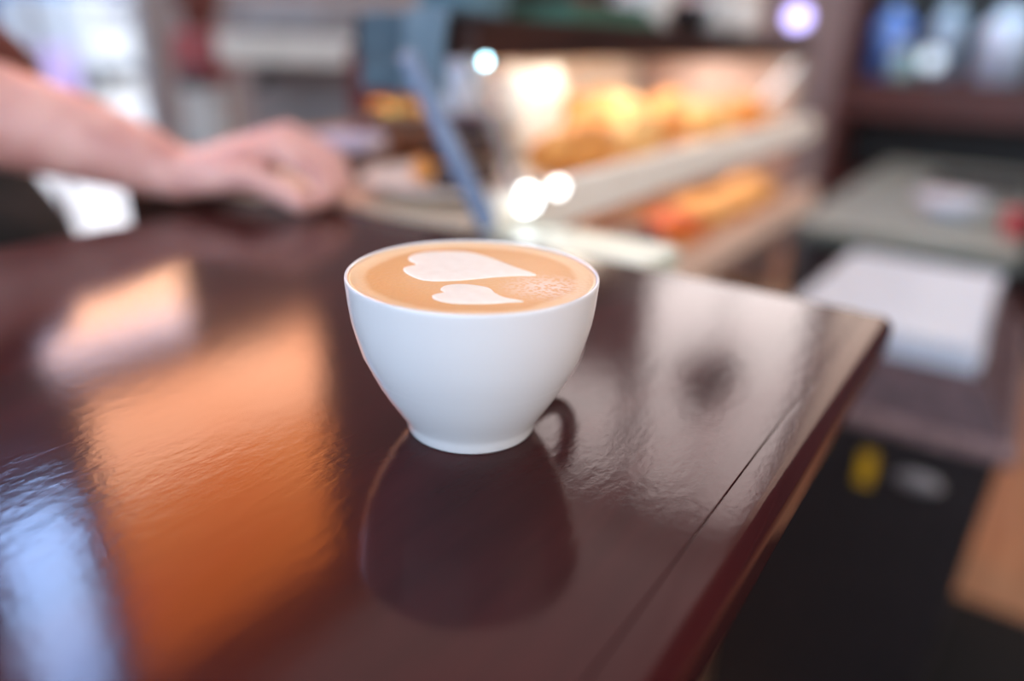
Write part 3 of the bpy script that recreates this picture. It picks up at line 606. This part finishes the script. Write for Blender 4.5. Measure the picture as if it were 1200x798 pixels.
# ------------------------------------------------------------------ espresso machine and grinder on the side counter (left background)
SZ = -.22
sc_ = thing('side_counter', 'grey counter along the left side carrying the espresso machine', 'counter', (-.40, 1.98, TOP + SZ), 0)
box('worktop', (0, 0, -.02), (1.12, .62, .04), mat('grey_stone', (176, 182, 186), .4), sc_, bev=.004)
box('cabinet', (0, 0, -.04 - (.91 + SZ) / 2), (1.08, .56, .91 + SZ), MT['darkwood'], sc_)
es = thing('espresso_machine', 'grey and steel espresso machine behind the resting hand', 'espresso machine', (-.505, 1.90, TOP + SZ), 0)
def eb(name, c, s, m, bev=0, parent=es): return box(name, c, s, m, parent, bev=bev)
for x in (-.2, .2):
    for y in (-.14, .14): lathe('foot', [(0, 0), (.02, 0), (.02, .03), (0, .03)], MT['darkgrey'], es, 16, loc=(x, y, 0))
eb('drip_tray', (0, -.03, .055), (.48, .34, .05), MT['greypaint'], .006)
eb('back_housing', (0, .09, .18), (.46, .12, .20), MT['midgrey'], .006)
eb('head_housing', (0, -.01, .318), (.50, .30, .070), mat('pale_grey_enamel', (238, 242, 236), .4), .01)
eb('top_housing', (0, .0, .40), (.46, .26, .085), MT['midgrey'], .01)
eb('button_panel', (-.08, -.136, .40), (.20, .012, .05), mat('grey_panel', (168, 172, 180), .4), .003)
for x in (-.13, .12):
    g = lathe('group_head', [(0, 0), (.03, 0), (.034, .004), (.034, .032), (0, .032)], MT['darkgrey'], es, 24, loc=(x, -.08, .250))
    tube('portafilter_handle', [(x, -.10, .255), (x, -.16, .25), (x, -.22, .24)], [.010, .011, .013], MT['blackwood'], g, 12)
tube('steam_wand', catmull([(.215, -.14, .30), (.23, -.17, .27), (.225, -.16, .16), (.22, -.18, .10)], 5), .005, MT['steel'], es, 8)
gd = thing('coffee_grinder', 'dark red coffee grinder left of the espresso machine', 'grinder', (-.865, 1.90, TOP + SZ), 0)
RED = mat('dark_red_enamel', (176, 74, 76), .35, rgb2=(150, 60, 60))
box('base', (0, 0, .02), (.15, .2, .04), MT['darkgrey'], gd, bev=.005)
box('lower_housing', (0, .03, .13), (.11, .12, .18), MT['greypaint'], gd, bev=.01); box('motor_housing', (0, .03, .29), (.12, .13, .138), RED, gd, bev=.02)
box('spout', (0, -.055, .24), (.05, .05, .05), MT['darkgrey'], gd, bev=.008)
lathe('hopper', [(0, .3605), (.035, .3605), (.04, .38), (.068, .44), (.07, .50), (.05, .51), (0, .51)], mat('brown_hopper', (120, 72, 66), .2, rgb2=(100, 56, 50)), gd, 28, loc=(0, .03, 0))
bt = thing('bottle', 'pale green glass bottle right of the espresso machine', 'bottle', (-.215, 1.86, TOP + SZ), 0)
lathe('glass_body', [(0, 0), (.036, 0), (.04, .006), (.04, .19), (.030, .24), (.014, .28), (.013, .33), (0, .33)], mat('pale_green_glass', (150, 190, 172), .15, rgb2=(130, 176, 160), coat=.5), bt, 28)
lathe('cap', [(0, .3302), (.016, .3302), (.016, .35), (0, .35)], MT['darkgrey'], bt, 20)

# ------------------------------------------------------------------ right: hamper with papers
ham = thing('wicker_hamper', 'dark plum wicker hamper with a lid right of the counter', 'hamper', W(1.07, -.045, FL))
hz = TOP
hx0, hx1, hy0, hy1 = -.275, .275, -.185, .155
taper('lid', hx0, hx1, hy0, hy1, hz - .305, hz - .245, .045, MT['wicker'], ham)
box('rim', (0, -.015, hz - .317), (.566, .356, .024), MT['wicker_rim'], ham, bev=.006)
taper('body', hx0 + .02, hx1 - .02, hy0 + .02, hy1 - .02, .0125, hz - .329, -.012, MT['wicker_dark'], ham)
yt = box('tag', (hx0 - .002, -.034, hz - .387), (.006, .020, .050), MT['yellow'], ham, bev=.002); tag(yt, 'yellow tag')
cl2 = lathe('clasp', [(0, 0), (.028, 0), (.03, .003), (.026, .007), (0, .008)], mat('dull_silver', (150, 142, 142), .4), ham, 24, sx=.45); cl2.location = (hx0 + .002, -.097, hz - .384); cl2.rotation_euler = (0, R(-90), 0)
pp = [(0, .0, 'bottom sheaf of white paper on the wicker hamper', (.44, .25)), (.012, .02, 'middle sheaf of white paper on the wicker hamper', (.435, .246)), (.024, -.03, 'top sheaf of white paper on the wicker hamper', (.43, .242))]
for z, rz, lb, (a, b) in pp:
    o = box('paper_sheaf', (0, 0, .0055), (a, b, .011), MT['paper'], None, bev=.003); o.location = W(1.075, -.047, -.2445 + z); o.rotation_euler = (0, 0, PHI + rz); tag(o, lb, 'paper', 'sheaves of paper on the hamper')
mt_ = ubox('floor_mat', -.9, 1.40, -1.5, -.035, FL + .0005, FL + .012, mat('black_rubber', (19, 15, 16), .9, bump=.5, bscale=200), kind=None); tag(mt_, 'black rubber mat on the floor beside the counter', 'mat')

# ------------------------------------------------------------------ far right: low grey table, dark red shelf unit with blue glass
gt = thing('low_table', 'grey green topped low table beyond the wicker hamper', 'table', W(2.15, .02, FL))
GT = TOP - .22
box('tabletop', (0, 0, GT - .0155), (1.30, .44, .03), mat('grey_green_top', (128, 138, 132), .4, rgb2=(112, 122, 117)), gt, bev=.004)
for x in (-.6, .6):
    for y in (-.18, .18): box('leg', (x, y, (GT - .032) / 2), (.05, .05, GT - .032), MT['darkgrey'], gt)
def plate(label, u, e, r, m, z=-.22):
    t = thing('plate', label, 'plate', W(u, e, z)); lathe('dish', [(0, 0), (r * .6, 0), (r * .66, .003), (r, .014), (r * .99, .017), (r * .62, .006), (0, .005)], m, t, 36); return t
wp = plate('white bowl shaped plate on the low grey table beyond the papers', 1.86, -.035, .080, mat('white_blue_plate', (226, 238, 255), .25))
wp.scale = (1, 1, 2.6)
tr_ = thing('serving_tray', 'dark grey tray behind the white plate on the low table', 'tray', W(2.32, -.07, -.22))
box('bottom', (0, 0, .004), (.20, .22, .008), MT['darkgrey'], tr_, bev=.002)
for s in (-1, 1): box('rim', (s * .101, 0, .012), (.008, .22, .024), MT['blackwood'], tr_); box('rim', (0, s * .114, .012), (.194, .008, .024), MT['blackwood'], tr_)
rb = thing('red_tin', 'bright red tin at the right edge of the low table', 'tin', W(1.72, -.172, -.22))
lathe('can', [(0, 0), (.020, 0), (.021, .002), (.021, .050), (.019, .053), (0, .053)], mat('bright_red', (190, 30, 50), .4), rb, 24)
lathe('lid', [(0, .0532), (.0195, .0532), (.0195, .057), (0, .057)], MT['steel'], rb, 24)
sh = thing('shelf_unit', 'dark red wooden shelf unit against the far right of the room', 'shelf unit', W(3.02, .0, FL))
SY0, SY1 = -1.0, .46
SHZ = [.25, .62, .93, 1.42]
for z in SHZ: box('shelf', (0, (SY0 + SY1) / 2, z), (.30, SY1 - SY0 - .042, .05 if z != .93 else .13), MT['redwood'], sh, bev=.003)
for y in (SY0, SY1): box('side_panel', (0, y, .75), (.32, .04, 1.5), MT['redwood'], sh, bev=.003)
box('back_board', (.165, (SY0 + SY1) / 2, .75), (.02, SY1 - SY0, 1.5), MT['blackwood'], sh)
SB = .93 + .065 - TOP      # top of the thick shelf, relative to the counter top
def vessel(name, label, cat, e, r, h, m, u=3.03, z=SB):
    t = thing(name, label, cat, W(u, e, z))
    lathe('glass_body', [(0, 0), (r * .8, 0), (r, .008), (r, h * .72), (r * .7, h * .86), (r * .42, h * .92), (r * .42, h), (0, h)], m, t, 28)
    lathe('stopper', [(0, h + .0002), (r * .46, h + .0002), (r * .46, h + .02), (r * .3, h + .028), (0, h + .03)], MT['steel'], t, 20)
def glassy(n, c): return mat(n, c, .1, coat=1, rgb2=tuple(int(v * .85) for v in c), scale=10)
vessel('glass_jar', 'deep blue glass jar at the left of the dark red shelf', 'jar', .355, .070, .25, glassy('deep_blue_glass', (106, 146, 228)))
vessel('glass_jar', 'teal glass jar right of the deep blue jar', 'jar', .280, .045, .10, glassy('teal_glass', (150, 200, 208)), 2.915)
vessel('glass_jar', 'grey blue glass jar in the middle of the dark red shelf', 'jar', .175, .060, .26, glassy('grey_blue_glass', (150, 172, 196)))
vessel('glass_jar', 'pale blue glass jar right of the round white disc', 'jar', -.01, .085, .25, glassy('pale_blue_glass', (200, 222, 248)))
vessel('glass_jar', 'amber glass jar at the right of the dark red shelf', 'jar', -.20, .060, .22, glassy('amber_glass', (160, 110, 80)))
puck('round white disc glowing as a highlight between the grey blue and pale blue jars', 2.90, .192, .117, .034, 1.3, (.72, .84, 1), stand=.072)  # glowing disc added for a bright highlight on the shelf
plate('dusky pink saucer below the round white disc on the shelf', 2.905, .095, .03, mat('dusky_pink', (140, 100, 106), .4), SB)
# strip of cold light under the upper shelf
stl = thing('shelf_light', 'cold strip light under the top of the shelf unit', 'lamp', W(2.90, .12, 1.395 - TOP))
box('housing', (0, 0, -.012), (.04, .60, .022), MT['steel'], stl); box('diffuser', (0, 0, -.026), (.03, .58, .006), _glow('cold_strip', (.7, .9, 1), (.7, .9, 1), 12, 1), stl)

clt = thing('ceiling_fill_panel', 'broad glowing panel added on the ceiling to brighten the counter reflection', 'fill panel', W(2.6, 1.2, CE))  # unseen panel added so its glow fills the ceiling's reflection in the counter
box('diffuser', (0, 0, -.018), (2.6, 2.7, .03), _glow('fill_panel_glow', (1, .82, .80), (1, .84, .81), 1.7, 1), clt)
for q in ((0, 1.37, 2.68, .04), (0, -1.37, 2.68, .04), (1.32, 0, .04, 2.70), (-1.32, 0, .04, 2.70)): box('frame', (q[0], q[1], -.0205), (q[2], q[3], .04), MT['midgrey'], clt)

# pendant lamps above the case: their dark shades show in the counter's reflection
for i, (u, e, z, lb) in enumerate([(1.50, .38, .62, 'dark pendant lamp above the case, the nearer of the two'), (2.15, .55, .86, 'dark pendant lamp above the case, the farther of the two')]):
    t = thing('pendant_lamp', lb, 'lamp', W(u, e, z), PHI, 'pendant lamps above the case')
    lathe('lamp_shade', [(.085, 0), (.08, .03), (.05, .09), (.02, .12), (0, .125), (0, .120), (.018, .115), (.047, .087), (.077, .03), (.083, 0)], MT['darkgrey'], t, 32)
    tube('cord', [(0, 0, .12), (0, 0, CE - z - (.0415))], .003, MT['blackwood'], t, 8)
